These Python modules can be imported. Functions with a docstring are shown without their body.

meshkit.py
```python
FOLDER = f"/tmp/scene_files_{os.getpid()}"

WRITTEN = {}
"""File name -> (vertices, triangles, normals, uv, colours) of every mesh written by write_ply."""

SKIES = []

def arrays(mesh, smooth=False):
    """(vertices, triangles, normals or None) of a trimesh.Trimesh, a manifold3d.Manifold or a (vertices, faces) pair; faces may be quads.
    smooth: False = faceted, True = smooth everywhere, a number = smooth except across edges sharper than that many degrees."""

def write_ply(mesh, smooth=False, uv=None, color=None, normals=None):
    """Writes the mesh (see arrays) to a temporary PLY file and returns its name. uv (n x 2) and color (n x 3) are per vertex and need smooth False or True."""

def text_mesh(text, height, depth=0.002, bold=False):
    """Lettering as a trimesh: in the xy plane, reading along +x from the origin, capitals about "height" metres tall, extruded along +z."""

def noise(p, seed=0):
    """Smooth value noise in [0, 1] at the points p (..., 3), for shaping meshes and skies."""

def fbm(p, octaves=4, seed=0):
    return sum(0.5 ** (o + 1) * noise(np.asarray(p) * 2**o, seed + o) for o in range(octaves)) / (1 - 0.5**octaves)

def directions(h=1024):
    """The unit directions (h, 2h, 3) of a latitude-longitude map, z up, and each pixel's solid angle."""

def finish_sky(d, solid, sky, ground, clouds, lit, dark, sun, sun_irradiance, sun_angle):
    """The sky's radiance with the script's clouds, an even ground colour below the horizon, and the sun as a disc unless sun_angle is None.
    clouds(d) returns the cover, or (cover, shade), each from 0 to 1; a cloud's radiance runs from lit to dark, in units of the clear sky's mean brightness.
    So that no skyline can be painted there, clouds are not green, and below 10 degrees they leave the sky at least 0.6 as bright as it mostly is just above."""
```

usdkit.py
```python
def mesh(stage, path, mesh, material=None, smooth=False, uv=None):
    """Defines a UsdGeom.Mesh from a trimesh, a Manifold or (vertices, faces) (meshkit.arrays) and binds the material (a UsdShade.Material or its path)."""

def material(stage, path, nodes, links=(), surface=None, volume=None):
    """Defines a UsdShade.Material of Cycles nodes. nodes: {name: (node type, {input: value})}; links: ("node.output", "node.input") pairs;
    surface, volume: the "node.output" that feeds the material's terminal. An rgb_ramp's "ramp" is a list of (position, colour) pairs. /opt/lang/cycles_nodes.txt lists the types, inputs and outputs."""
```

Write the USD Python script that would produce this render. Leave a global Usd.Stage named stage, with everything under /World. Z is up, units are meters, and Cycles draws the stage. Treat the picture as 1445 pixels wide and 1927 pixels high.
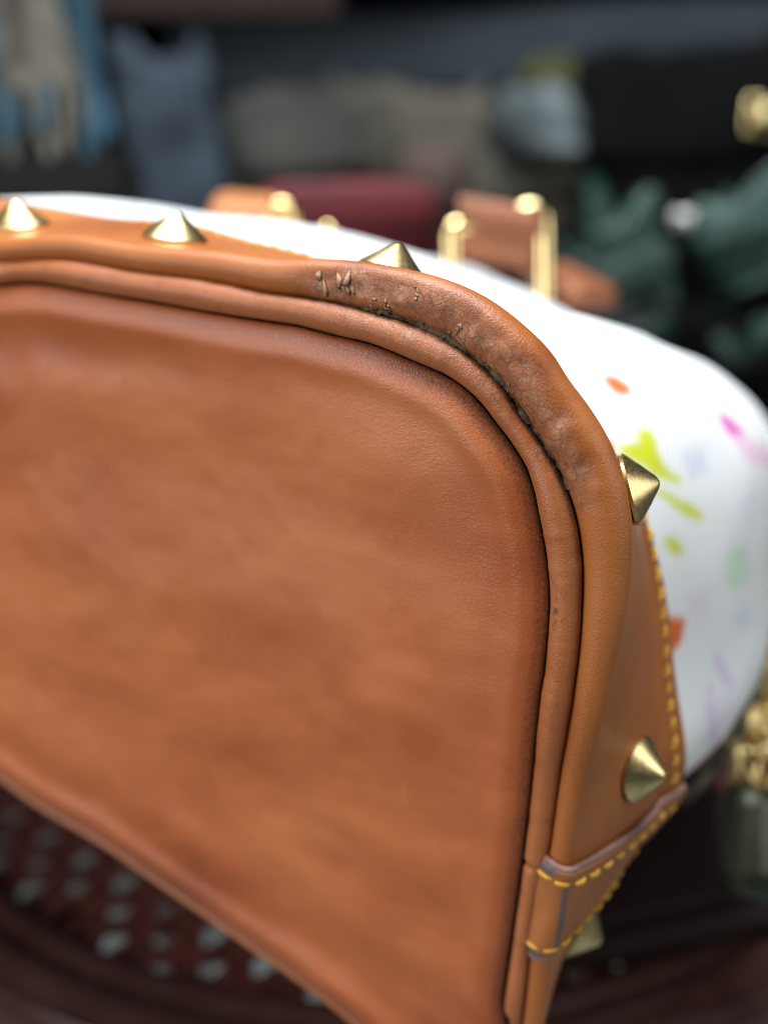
import math, random
import numpy as np, trimesh, usdkit
from meshkit import fbm, noise
from pxr import Gf, Sdf, Usd, UsdGeom, UsdLux, UsdShade, Vt
from scipy.interpolate import splprep, splev, PchipInterpolator
from scipy.ndimage import gaussian_filter1d
from scipy.spatial import cKDTree

rng = np.random.default_rng(7)
random.seed(7)
stage = Usd.Stage.CreateInMemory()
UsdGeom.SetStageUpAxis(stage, 'Z')
UsdGeom.SetStageMetersPerUnit(stage, 1.0)
UsdGeom.Xform.Define(stage, '/World')
UsdGeom.Scope.Define(stage, '/World/Looks')

# ------------------------------------------------------------------ camera
F, CX, CY, D0 = 2000., 722.5, 963.5, .15
IA, IB, IC = 1., 2.3e-4, -1.28e-4
_n = np.array([IB * F, IC * F, IA + IB * (CX - 1000) + IC * (CY - 750)])
NC = _n / np.linalg.norm(_n)                           # bag axis, away from its base
TH = math.atan(-NC[1] / NC[2])                          # camera pitch
SC = np.array([0, math.cos(TH), math.sin(TH)])
EC = np.cross(SC, NC)
EYE = np.array([0, 0, .625])
RC = np.array([[1, 0, 0], [0, -math.sin(TH), -math.cos(TH)], [0, math.cos(TH), -math.sin(TH)]])   # rows: right, down, forward


def W(pc):
    return EYE + np.asarray(pc) @ RC


def ray(x, y):
    return np.array([(x - CX) / F, (y - CY) / F, 1.])


def at(x, y, Y):
    """World point seen at (x, y), at the distance Y along world +y."""
    r = ray(x, y) @ RC
    return EYE + r * (Y / r[1])


def project(p):
    c = (np.asarray(p) - EYE) @ RC.T
    return np.stack([c[..., 0] / c[..., 2] * F + CX, c[..., 1] / c[..., 2] * F + CY], -1)


cam = UsdGeom.Camera.Define(stage, '/World/camera')
M = np.eye(4)
M[0, :3], M[1, :3], M[2, :3], M[3, :3] = RC[0], -RC[1], -RC[2], EYE
cam.AddTransformOp().Set(Gf.Matrix4d(*M.ravel().tolist()))
cam.CreateHorizontalApertureAttr(24.0)
cam.CreateVerticalApertureAttr(24.0 * 1024 / 767)
cam.CreateFocalLengthAttr(24.0 * F / 1445)
cam.CreateFStopAttr(24.0 * F / 1445 / 6.0)
cam.CreateFocusDistanceAttr(.1535)
cam.CreateClippingRangeAttr(Gf.Vec2f(.01, 100))
cam.CreateExposureAttr(0.3)


# ------------------------------------------------------------------ lamps and added fills
def lamp(name, pos, target, w, h, power, color):
    l = UsdLux.RectLight.Define(stage, '/World/' + name)
    z = np.array(pos, float) - np.array(target, float); z /= np.linalg.norm(z)
    x = np.cross([0, 0, 1.], z)
    x = np.array([1., 0, 0]) if np.linalg.norm(x) < 1e-6 else x / np.linalg.norm(x)
    y = np.cross(z, x)
    m = np.eye(4); m[0, :3], m[1, :3], m[2, :3], m[3, :3] = x, y, z, pos
    l.AddTransformOp().Set(Gf.Matrix4d(*m.ravel().tolist()))
    l.CreateWidthAttr(w); l.CreateHeightAttr(h); l.CreateIntensityAttr(power); l.CreateColorAttr(Gf.Vec3f(*color))
    return l


lamp('counter_lamp', (-.05, .22, 1.35), (.05, .30, .6), .55, .5, 17, (.90, .96, 1.0))
lamp('front_fill', (-.80, -.46, .95), (0, .17, .6), .55, 1.0, 5.0, (.96, .97, 1.0))  # added fill out of view, set low to raise sheen on the base panel
lamp('side_fill', (1.0, -.15, .95), (.1, .25, .58), .6, .7, 3.2, (.95, .98, 1.0))  # added fill out of view, brightens the band and canvas from the right


# ------------------------------------------------------------------ helpers
_taken = {}


def path_of(name, parent):
    base = (parent.GetPath().pathString if parent is not None else '/World') + '/' + name
    n = _taken.get(base, 0); _taken[base] = n + 1
    return base if n == 0 else f'{base}_{n:03d}'


def tag(o, label=None, cat=None, group=None, kind=None):
    p = o.GetPrim() if hasattr(o, 'GetPrim') else o
    for k, v in (('label', label), ('category', cat), ('group', group), ('kind', kind)):
        if v: p.SetCustomDataByKey(k, v)
    return p


def obj(name, mesh, mat, parent=None, smooth=True, attrs=None, label=None):
    m = usdkit.mesh(stage, path_of(name, parent), mesh, mat, smooth=smooth)
    for k, v in (attrs or {}).items():
        v = np.asarray(v, np.float32)
        if v.ndim == 1:
            UsdGeom.PrimvarsAPI(m).CreatePrimvar(k, Sdf.ValueTypeNames.FloatArray, 'vertex').Set(Vt.FloatArray.FromNumpy(v))
        else:
            UsdGeom.PrimvarsAPI(m).CreatePrimvar(k, Sdf.ValueTypeNames.Color3fArray, 'vertex').Set(Vt.Vec3fArray.FromNumpy(v))
    if label: tag(m, label)
    return m.GetPrim()


def thing(name, label, cat, loc=(0, 0, 0), rotz=0, group=None, kind=None):
    x = UsdGeom.Xform.Define(stage, path_of(name, None))
    x.AddTranslateOp().Set(Gf.Vec3d(*map(float, loc)))
    if rotz: x.AddRotateZOp().Set(float(math.degrees(rotz)))
    return tag(x, label, cat, group, kind)


def grid(P, close_s=False, close_q=False, flip=False):
    """P (n, m, 3) -> (vertices, quads)."""
    n, m = P.shape[:2]
    i = np.arange(n if close_s else n - 1)[:, None]; j = np.arange(m if close_q else m - 1)[None, :]
    a, b, c, d = i * m + j, ((i + 1) % n) * m + j, ((i + 1) % n) * m + (j + 1) % m, i * m + (j + 1) % m
    f = np.stack(np.broadcast_arrays(a, b, c, d), -1).reshape(-1, 4)
    return P.reshape(-1, 3), (f[:, ::-1] if flip else f)


def join(parts):
    vs, fs, n = [], [], 0
    for v, f in parts:
        v, f = np.asarray(v, float), np.asarray(f)
        if f.shape[1] == 4: f = np.vstack([f[:, [0, 1, 2]], f[:, [0, 2, 3]]])
        vs.append(v); fs.append(f + n); n += len(v)
    return np.vstack(vs), np.vstack(fs)


def tube(pts, r, sides=10, closed=False, cap=True, flat=1.0, up=(0, 0, 1)):
    """Tube along pts; r a number or one per point; flat squashes it along its second axis."""
    pts = np.asarray(pts, float); n = len(pts)
    r = np.broadcast_to(np.asarray(r, float), (n,))
    t = (np.roll(pts, -1, 0) - np.roll(pts, 1, 0)) if closed else np.gradient(pts, axis=0)
    t /= np.maximum(np.linalg.norm(t, axis=1, keepdims=True), 1e-12)
    u = np.asarray(up, float); a = np.cross(t, u)
    bad = np.linalg.norm(a, axis=1) < 1e-3
    a[bad] = np.cross(t[bad], [.31, .9, .2])
    a /= np.linalg.norm(a, axis=1, keepdims=True)
    for k in range(1, n):
        if a[k] @ a[k - 1] < 0 and not closed: a[k] = -a[k]
    b = np.cross(a, t)
    ph = np.linspace(0, 2 * np.pi, sides, endpoint=False)
    P = pts[:, None] + r[:, None, None] * (np.cos(ph)[None, :, None] * a[:, None] + flat * np.sin(ph)[None, :, None] * b[:, None])
    v, f = grid(P, closed, True)
    f = np.vstack([f[:, [0, 1, 2]], f[:, [0, 2, 3]]])
    if cap and not closed:
        e = np.arange(sides); nx = (e + 1) % sides; o = (n - 1) * sides
        f = np.vstack([f, np.stack([np.full(sides, len(v)), nx, e], 1), np.stack([np.full(sides, len(v) + 1), o + e, o + nx], 1)])
        v = np.vstack([v, pts[0] - t[0] * r[0] * .4, pts[-1] + t[-1] * r[-1] * .4])
    return fix(v, f)


def fix(v, f):
    m = trimesh.Trimesh(v, f, process=False)
    if m.volume < 0: f = f[:, ::-1]
    return np.asarray(v), np.asarray(f)


def lathe(prof, sides=48):
    """prof: (r, z) rows, around z."""
    prof = np.asarray(prof, float); ph = np.linspace(0, 2 * np.pi, sides, endpoint=False)
    P = np.stack([prof[:, 0][None] * np.cos(ph)[:, None], prof[:, 0][None] * np.sin(ph)[:, None], np.broadcast_to(prof[:, 1][None], (sides, len(prof)))], -1)
    v, f = grid(P, True, False)
    return fix(v, np.vstack([f[:, [0, 1, 2]], f[:, [0, 2, 3]]]))


def rbox(sx, sy, sz, r=.004, seg=3):
    """Rounded box centred on the origin."""
    import manifold3d as m3
    s = m3.Manifold.sphere(r, 4 * seg)
    c = [s.translate([x * (sx / 2 - r), y * (sy / 2 - r), z * (sz / 2 - r)]) for x in (-1, 1) for y in (-1, 1) for z in (-1, 1)]
    m = m3.Manifold.batch_hull(c).to_mesh()
    return np.array(m.vert_properties[:, :3], float), np.array(m.tri_verts)


def frame(z, x=None):
    z = np.asarray(z, float) / np.linalg.norm(z)
    x = np.array([1., 0, 0]) if x is None else np.asarray(x, float)
    x = x - z * (x @ z); x /= np.linalg.norm(x)
    return np.stack([x, np.cross(z, x), z])


def sm(x, a, b):
    t = np.clip((np.asarray(x, float) - a) / (b - a), 0, 1)
    return t * t * (3 - 2 * t)


# ------------------------------------------------------------------ materials
L = '/World/Looks/'


def leather(name, ramp, rough=(.38, .55), grain=1.0, big=22., wear=False, spec=.5, coat=0., crease=False, prim=False, stretch=(1, 1, 1), gcol=(.035, .016, .010)):
    nodes = {
        'g': ('geometry', {}),
        'n1': ('noise_texture', {'scale': big, 'detail': 4., 'roughness': .55, 'distortion': .4}),
        'mp': ('mapping', {'rotation': (0, -.45, 0), 'scale': stretch}), 'n2': ('noise_texture', {'scale': big * 6, 'detail': 3., 'roughness': .6}),
        'a': ('math', {'math_type': 'multiply_add', 'value2': .16, 'value3': -.08}),
        'b': ('math', {'math_type': 'add'}),
        'r': ('rgb_ramp', {'ramp': ramp}),
        'rr': ('map_range', {'from_min': .3, 'from_max': .7, 'to_min': rough[0], 'to_max': rough[1]}),
        'v': ('voronoi_texture', {'scale': 1500., 'feature': 'distance_to_edge'}),
        'vr': ('map_range', {'from_min': 0., 'from_max': .14, 'to_min': 0., 'to_max': 1., 'clamp': True}),
        'f': ('noise_texture', {'scale': 3500., 'detail': 3., 'roughness': .65}),
        'm': ('noise_texture', {'scale': 260., 'detail': 5., 'roughness': .6}),
        'h1': ('math', {'math_type': 'multiply_add', 'value2': .35}),
        'h2': ('math', {'math_type': 'multiply_add', 'value2': 1.2}),
        'bp': ('bump', {'strength': .7 * grain, 'distance': .00016}),
        'p': ('principled_bsdf', {'specular_ior_level': spec, 'coat_weight': coat, 'coat_roughness': .3}),
    }
    links = [('g.position', 'mp.vector'), ('mp.vector', 'n1.vector'), ('mp.vector', 'n2.vector'), ('g.position', 'v.vector'), ('g.position', 'f.vector'), ('g.position', 'm.vector'),
             ('n2.fac', 'a.value1'), ('n1.fac', 'b.value1'), ('a.value', 'b.value2'), ('b.value', 'r.fac'),
             ('n1.fac', 'rr.value'), ('v.distance', 'vr.value'), ('vr.result', 'h1.value1'), ('f.fac', 'h1.value3'), ('m.fac', 'h2.value1'), ('h1.value', 'h2.value3'),
             ('bp.normal', 'p.normal')]
    hout, cout, rout = 'h2.value', 'r.color', 'rr.result'
    if crease:
        nodes.update({'ca': ('attribute', {'attribute': 'crease'}),
                      'cm': ('mapping', {'rotation': (0, .38, 0), 'scale': (800., 800., 2600.)}),
                      'cn': ('noise_texture', {'scale': 1., 'detail': 3., 'roughness': .6, 'distortion': 1.2}),
                      'cs': ('math', {'math_type': 'multiply', 'value2': 3.6}), 'cx': ('math', {'math_type': 'multiply'}),
                      'ch': ('math', {'math_type': 'add'})})
        links += [('g.position', 'cm.vector'), ('cm.vector', 'cn.vector'), ('cn.fac', 'cs.value1'), ('cs.value', 'cx.value1'), ('ca.fac', 'cx.value2'), ('cx.value', 'ch.value1'), (hout, 'ch.value2')]
        hout = 'ch.value'
    if prim:      # reddish and ochre stains of their own shape, plus the panel trough's painted shade
        nodes.update({'ta': ('attribute', {'attribute': 'stain_shade'}), 'tm': ('mix', {'mix_type': 'multiply', 'color2': (.58, .42, .44)}),
                      'da': ('attribute', {'attribute': 'grime'}), 'dn': ('noise_texture', {'scale': 2200., 'detail': 5., 'roughness': .7}), 'dx': ('math', {'math_type': 'multiply_add', 'value2': .75}), 'dr': ('map_range', {'from_min': .50, 'from_max': .95, 'to_min': 0., 'to_max': .9, 'clamp': True}), 'dm': ('mix', {'mix_type': 'mix', 'color2': gcol})})
        nodes.update({'sm': ('mapping', {'rotation': (.3, .5, 0), 'scale': (2600., 2600., 70.)}), 'sn': ('noise_texture', {'scale': 1., 'detail': 2., 'roughness': .4, 'distortion': .15}),
                      'sr': ('map_range', {'from_min': .735, 'from_max': .79, 'to_min': 0., 'to_max': .4, 'clamp': True}), 'sx': ('mix', {'mix_type': 'mix', 'color2': (.62, .33, .17)})})
        links += [('g.position', 'sm.vector'), ('sm.vector', 'sn.vector'), ('sn.fac', 'sr.value'), ('sr.result', 'sx.fac'), (cout, 'sx.color1')]
        cout = 'sx.color'
        links += [('ta.fac', 'tm.fac'), (cout, 'tm.color1'), ('g.position', 'dn.vector'), ('dn.fac', 'dx.value1'), ('da.fac', 'dx.value3'), ('dx.value', 'dr.value'), ('dr.result', 'dm.fac'), ('tm.color', 'dm.color1')]
        cout = 'dm.color'
    if wear:
        nodes.update({'wa': ('attribute', {'attribute': 'wear'}),
                      'wn': ('noise_texture', {'scale': 300., 'detail': 9., 'roughness': .66, 'distortion': .35}),
                      'w2': ('noise_texture', {'scale': 2600., 'detail': 5., 'roughness': .7}),
                      'wz': ('math', {'math_type': 'multiply_add', 'value2': .45, 'value3': -.225}), 'wq': ('math', {'math_type': 'add'}),
                      'wt': ('math', {'math_type': 'multiply_add', 'value2': .9}), 'wk': ('map_range', {'from_min': .50, 'from_max': .95, 'to_min': 0., 'to_max': .95, 'clamp': True}),
                      'wr': ('rgb_ramp', {'ramp': [(.26, (.08, .032, .019)), (.37, (.21, .076, .034)), (.48, (.34, .118, .045)), (.58, (.40, .155, .068)), (.70, (.44, .24, .145)), (.84, (.60, .43, .32))]}),
                      'wm': ('mix', {'mix_type': 'mix'}),
                      'kv': ('mix', {'mix_type': 'add', 'fac': .0028}), 'kk': ('voronoi_texture', {'scale': 520., 'feature': 'distance_to_edge'}), 'kr': ('map_range', {'from_min': .0, 'from_max': .09, 'to_min': .75, 'to_max': 0., 'clamp': True}),
                      'ks': ('map_range', {'from_min': .42, 'from_max': .58, 'to_min': 0., 'to_max': 1., 'clamp': True}), 'kx': ('math', {'math_type': 'multiply'}), 'kc': ('mix', {'mix_type': 'mix', 'color2': (.07, .028, .018)}),
                      'wh': ('math', {'math_type': 'multiply', 'value2': 2.2}), 'wx': ('math', {'math_type': 'multiply'}), 'wy': ('math', {'math_type': 'add'}),
                      'wrr': ('mix_float', {'b': .40})})
        links += [('g.position', 'wn.vector'), ('g.position', 'w2.vector'), ('w2.fac', 'wz.value1'), ('wz.value', 'wq.value1'), ('wn.fac', 'wq.value2'), ('wq.value', 'wr.fac'),
                  ('w2.fac', 'wt.value1'), ('wa.fac', 'wt.value3'), ('wt.value', 'wk.value'),
                  ('wk.result', 'wm.fac'), (cout, 'wm.color1'), ('g.position', 'kv.color1'), ('wn.color', 'kv.color2'), ('kv.color', 'kk.vector'), ('kk.distance', 'kr.value'), ('wn.fac', 'ks.value'), ('kr.result', 'kx.value1'), ('ks.result', 'kx.value2'), ('kx.value', 'kc.fac'), ('wr.color', 'kc.color1'), ('kc.color', 'wm.color2'),
                  ('wn.fac', 'wh.value1'), ('wh.value', 'wx.value1'), ('wk.result', 'wx.value2'), ('wx.value', 'wy.value1'), (hout, 'wy.value2'), ('wk.result', 'wrr.fac'), (rout, 'wrr.a')]
        hout, cout, rout = 'wy.value', 'wm.color', 'wrr.result'
    links += [(hout, 'bp.height'), (cout, 'p.base_color'), (rout, 'p.roughness')]
    return usdkit.material(stage, L + name, nodes, links, surface='p.BSDF')


def plain(name, c1, c2, rough=.5, scale=30., metallic=0., bump=0., bscale=300., spec=.5, coat=0., emis=None):
    nodes = {'g': ('geometry', {}), 'n': ('noise_texture', {'scale': scale, 'detail': 4., 'roughness': .6}), 'r': ('rgb_ramp', {'ramp': [(.3, c1), (.7, c2)]}),
             'f': ('noise_texture', {'scale': bscale, 'detail': 4., 'roughness': .6}), 'b': ('bump', {'strength': bump, 'distance': .0005}),
             'q': ('map_range', {'from_min': .3, 'from_max': .7, 'to_min': rough * .8, 'to_max': min(1, rough * 1.2)}),
             'p': ('principled_bsdf', {'metallic': metallic, 'specular_ior_level': spec, 'coat_weight': coat, 'coat_roughness': .12})}
    links = [('g.position', 'n.vector'), ('n.fac', 'r.fac'), ('r.color', 'p.base_color'), ('g.position', 'f.vector'), ('f.fac', 'b.height'), ('f.fac', 'q.value'), ('q.result', 'p.roughness')]
    if bump: links.append(('b.normal', 'p.normal'))
    return usdkit.material(stage, L + name, nodes, links, surface='p.BSDF')


TAN = leather('tan_leather', [(.25, (.28, .080, .017)), (.5, (.39, .122, .027)), (.75, (.49, .172, .044))], rough=(.34, .5), wear=True, prim=True, spec=.40, grain=.6)
BASE = leather('base_leather', [(.27, (.27, .064, .015)), (.42, (.39, .098, .026)), (.57, (.48, .131, .037)), (.74, (.57, .182, .056))], rough=(.27, .38), grain=.5, crease=True, prim=True, big=30., stretch=(.45, .45, 1.25))
PIPE = leather('piping_leather', [(.25, (.29, .082, .024)), (.5, (.39, .120, .036)), (.75, (.47, .165, .055))], rough=(.30, .45), wear=True, prim=True, grain=.6)
TAB = leather('tab_leather', gcol=(.085, .085, .10), ramp= [(.25, (.29, .082, .016)), (.5, (.39, .122, .026)), (.75, (.48, .17, .045))], rough=(.4, .52), wear=True, prim=True)
HANDLE = leather('handle_leather', [(.3, (.17, .050, .014)), (.7, (.25, .078, .024))], rough=(.4, .55))
ORANGE = leather('orange_leather', [(.3, (.36, .115, .03)), (.7, (.45, .16, .045))], rough=(.4, .55))
RED = leather('red_leather', [(.3, (.065, .003, .005)), (.7, (.10, .005, .009))], rough=(.4, .55), spec=.3)
GREEN2 = leather('pale_green_leather', [(.3, (.016, .042, .033)), (.7, (.036, .078, .066))], rough=(.25, .4))
BLACK = leather('black_leather', [(.3, (.003, .003, .003)), (.7, (.005, .005, .005))], rough=(.6, .75), spec=.03)
GREEN = leather('green_leather', [(.3, (.005, .018, .012)), (.7, (.014, .042, .030))], rough=(.22, .38))
BROWN = leather('added_pouch_brown', [(.3, (.010, .0045, .004)), (.7, (.016, .007, .006))], rough=(.5, .65), spec=.2)
GREYBAG = leather('grey_leather', [(.3, (.03, .031, .027)), (.7, (.075, .072, .062))], rough=(.6, .8), spec=.2)
BEIGE = leather('beige_leather', [(.3, (.05, .045, .035)), (.7, (.12, .105, .083))], rough=(.6, .8), spec=.2)
PALEBLUE = leather('pale_blue_leather', [(.3, (.06, .075, .078)), (.7, (.11, .135, .14))], rough=(.4, .6))
DARKGREY = leather('dark_grey_leather', [(.3, (.012, .012, .011)), (.7, (.02, .02, .018))], rough=(.6, .75), spec=.15)
OLIVE = leather('olive_leather', [(.3, (.04, .042, .012)), (.7, (.06, .06, .02))], rough=(.6, .8), spec=.2)
ROSE = leather('rose_leather', [(.3, (.07, .045, .04)), (.7, (.10, .065, .055))], rough=(.6, .8), spec=.2)
BLUEGREY = plain('blue_grey_cloth', (.014, .018, .024), (.042, .056, .072), rough=.9, spec=.15, bump=.3)
SCARFBLUE = plain('scarf_blue_wool', (.012, .048, .08), (.028, .085, .125), rough=.9, bump=.5)
SCARFBEIGE = plain('scarf_beige_wool', (.10, .09, .07), (.16, .145, .115), rough=.9, bump=.5)
BRASS = plain('brass', (.52, .38, .16), (.86, .66, .33), rough=.33, metallic=1., scale=300., bump=.05, bscale=2500.)
GOLD = plain('polished_brass', (.85, .64, .28), (.93, .74, .38), rough=.16, metallic=1.)
DULL = plain('dull_brass', (.06, .066, .046), (.10, .104, .074), rough=.5, metallic=1.)
STEEL = plain('clasp_steel', (.7, .69, .64), (.8, .79, .74), rough=.2, metallic=1.)
THREAD = plain('yellow_thread', (.58, .28, .022), (.78, .43, .05), rough=.6, scale=900., bump=.6, bscale=5000.)
EDGE = plain('edge_paint', (.15, .075, .055), (.34, .19, .145), rough=.5, scale=260., bump=.5, bscale=1200.)
FRAYM = plain('frayed_fibre', (.035, .020, .010), (.17, .105, .05), rough=.8, scale=900.)
FLAKE = plain('leather_flake', (.36, .18, .09), (.50, .31, .19), rough=.6, scale=900., bump=.6, bscale=3000.)
WOOD = plain('dark_wood', (.042, .018, .015), (.065, .027, .021), rough=.22, scale=60., bump=.1, bscale=120.)
CANE = plain('lacquered_cane', (.075, .018, .014), (.15, .04, .03), rough=.42, scale=90., bump=.3, bscale=600.)
FLOOR = plain('floor_concrete', (.19, .225, .215), (.25, .29, .275), rough=.6, scale=12.)
SHELF = plain('shelf_board', (.010, .016, .021), (.018, .026, .034), rough=.6, spec=.2, scale=15.)
SHELFIN = plain('shelf_inside', (.005, .005, .0045), (.009, .009, .008), rough=.8, scale=10., spec=.2)
SHELFWOOD = plain('shelf_wood', (.008, .003, .0015), (.016, .006, .003), rough=.7, scale=20., spec=.2)
WALL = plain('wall_paint', (.02, .022, .025), (.025, .027, .03), rough=.8, scale=6.)
WALL2 = plain('pale_wall_paint', (.5, .5, .5), (.56, .56, .56), rough=.8, scale=6.)
CANVAS = usdkit.material(stage, L + 'coated_canvas', {
    'g': ('geometry', {}), 'at': ('attribute', {'attribute': 'print'}),
    'n': ('noise_texture', {'scale': 60., 'detail': 3.}), 'rr': ('map_range', {'to_min': .42, 'to_max': .6}),
    'w': ('wave_texture', {'scale': 260., 'distortion': 1.5, 'detail': 2.}), 'w2': ('noise_texture', {'scale': 1500., 'detail': 2.}),
    'ad': ('math', {'math_type': 'add'}), 'b': ('bump', {'strength': .7, 'distance': .00014}),
    'p': ('principled_bsdf', {'specular_ior_level': .45})},
    [('g.position', 'n.vector'), ('n.fac', 'rr.value'), ('rr.result', 'p.roughness'), ('g.position', 'w.vector'), ('g.position', 'w2.vector'), ('w.fac', 'ad.value1'), ('w2.fac', 'ad.value2'),
     ('ad.value', 'b.height'), ('b.normal', 'p.normal'), ('at.color', 'p.base_color')], surface='p.BSDF')


# ------------------------------------------------------------------ setting
def slab(name, x0, x1, y0, y1, z0, z1, mat, parent=None):
    b = trimesh.creation.box(bounds=[[x0, y0, z0], [x1, y1, z1]])
    return obj(name, b, mat, parent, smooth=False)


tag(slab('floor', -3, 3, -3, 2.4, -.05, 0, FLOOR), 'pale grey shop floor seen through the cane', kind='structure')
tag(slab('wall', -3, 3, 2.4, 2.5, 0, 2.6, WALL), 'dark wall behind the shelf', kind='structure')

tag(slab('wall', -3, -2.9, -3, 2.4, 0, 2.6, WALL2), 'pale wall at the left of the shop', kind='structure')
tag(slab('wall', 2.9, 3, -3, 2.4, 0, 2.6, WALL2), 'pale wall at the right of the shop', kind='structure')
tag(slab('wall', -3, 3, -3.1, -3, 0, 2.6, WALL2), 'pale wall behind the camera', kind='structure')

# ------------------------------------------------------------------ the bag: its base outline
P0C = ray(1000, 750) * D0
P0 = W(P0C)
NW, EW, SW = NC @ RC, EC @ RC, SC @ RC


def uv_of(p):
    p = np.asarray(p, float)
    r = np.stack([(p[:, 0] - CX) / F, (p[:, 1] - CY) / F, np.ones(len(p))], 1)
    q = r * (D0 / (IA + IB * (p[:, 0] - 1000) + IC * (p[:, 1] - 750)))[:, None] - P0C
    return np.stack([q @ EC, q @ SC], 1)


def from_uvh(uv, h):
    uv = np.asarray(uv, float)
    return P0 + uv[..., :1] * EW + uv[..., 1:2] * SW + np.asarray(h, float)[..., None] * NW


OUTER = [(0, 492), (50, 489), (116, 488), (170, 495), (233, 507), (330, 519), (426, 534), (504, 550), (560, 558), (606, 565), (650, 576), (693, 587), (736, 601), (801, 624), (866, 661), (909, 697),
         (936, 724), (952, 744), (967, 772), (996, 814), (1028, 857), (1048, 894), (1068, 948), (1085, 1013), (1092, 1079), (1090, 1141), (1085, 1223), (1079, 1280), (1070, 1344), (1055, 1439),
         (1043, 1514), (1030, 1612), (1013, 1690), (998, 1769), (989, 1836), (977, 1927), (962, 2000), (940, 2060), (905, 2100), (855, 2105), (790, 2055), (715, 1993), (640, 1930), (560, 1868), (465, 1801), (388, 1747), (318, 1698), (252, 1652), (194, 1611), (128, 1571), (39, 1516), (0, 1487)]
INNER = [(0, 536), (97, 536), (155, 546), (233, 560), (330, 576), (426, 593), (504, 605), (560, 612), (606, 626), (693, 645), (780, 680), (844, 710), (884, 738), (908, 764), (926, 788), (953, 825), (980, 865), (996, 895), (1008, 956),
         (1023, 1018), (1031, 1079), (1032, 1141), (1028, 1223), (1023, 1285), (1017, 1300), (1009, 1373), (1000, 1476), (989, 1590), (981, 1637), (968, 1731), (957, 1816), (940, 1927)]
LEFT = [(-.150, .0815), (-.190, .074), (-.215, .064), (-.228, .046), (-.230, .028), (-.224, .006), (-.205, -.010), (-.170, -.0175), (-.135, -.0185)]
ou = np.vstack([uv_of(OUTER), LEFT])
tck, _ = splprep(np.vstack([ou, ou[:1]]).T, s=5e-8, per=True, k=3)
dense = np.stack(splev(np.linspace(0, 1, 8001), tck), 1)
arc = np.concatenate([[0], np.cumsum(np.linalg.norm(np.diff(dense, axis=0), axis=1))])
LEN = arc[-1]; NS = int(LEN / .0003)
sv = np.arange(NS) / NS * LEN
G = np.stack([np.interp(sv, arc, dense[:, k]) for k in (0, 1)], 1)


def gs(a, mm):
    return gaussian_filter1d(a, mm / (LEN / NS * 1000), axis=0, mode='wrap')


def outward(c, mm):
    t = np.roll(c, -1, 0) - np.roll(c, 1, 0); t = gs(t, mm); t /= np.linalg.norm(t, axis=1, keepdims=True)
    return np.stack([t[:, 1], -t[:, 0]], 1)


OUT = outward(G, 2.5)
if OUT[np.argmax(G[:, 0])][0] < 0: OUT = -OUT
OUTS = outward(G, 7.0); OUTS *= np.sign((OUTS * OUT).sum(1))[:, None]
Gpx = project(from_uvh(G, np.zeros(NS)))
gtree = cKDTree(Gpx)


def s_at(px):
    return gtree.query(np.asarray(px, float))[1]


def keyed(keys, mm=6.):
    """keys: {pixel on the outline or index: value}; periodic interpolation over the samples."""
    idx = np.array([s_at(p) for p, _ in keys]); val = np.array([v for _, v in keys], float)
    o = np.argsort(idx); idx, val = idx[o], val[o]
    x = np.concatenate([idx - NS, idx, idx + NS]); y = np.concatenate([val, val, val])
    return gs(np.stack([np.interp(np.arange(NS), x, c) for c in (y.T if y.ndim > 1 else [y])], -1), mm).squeeze()


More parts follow.
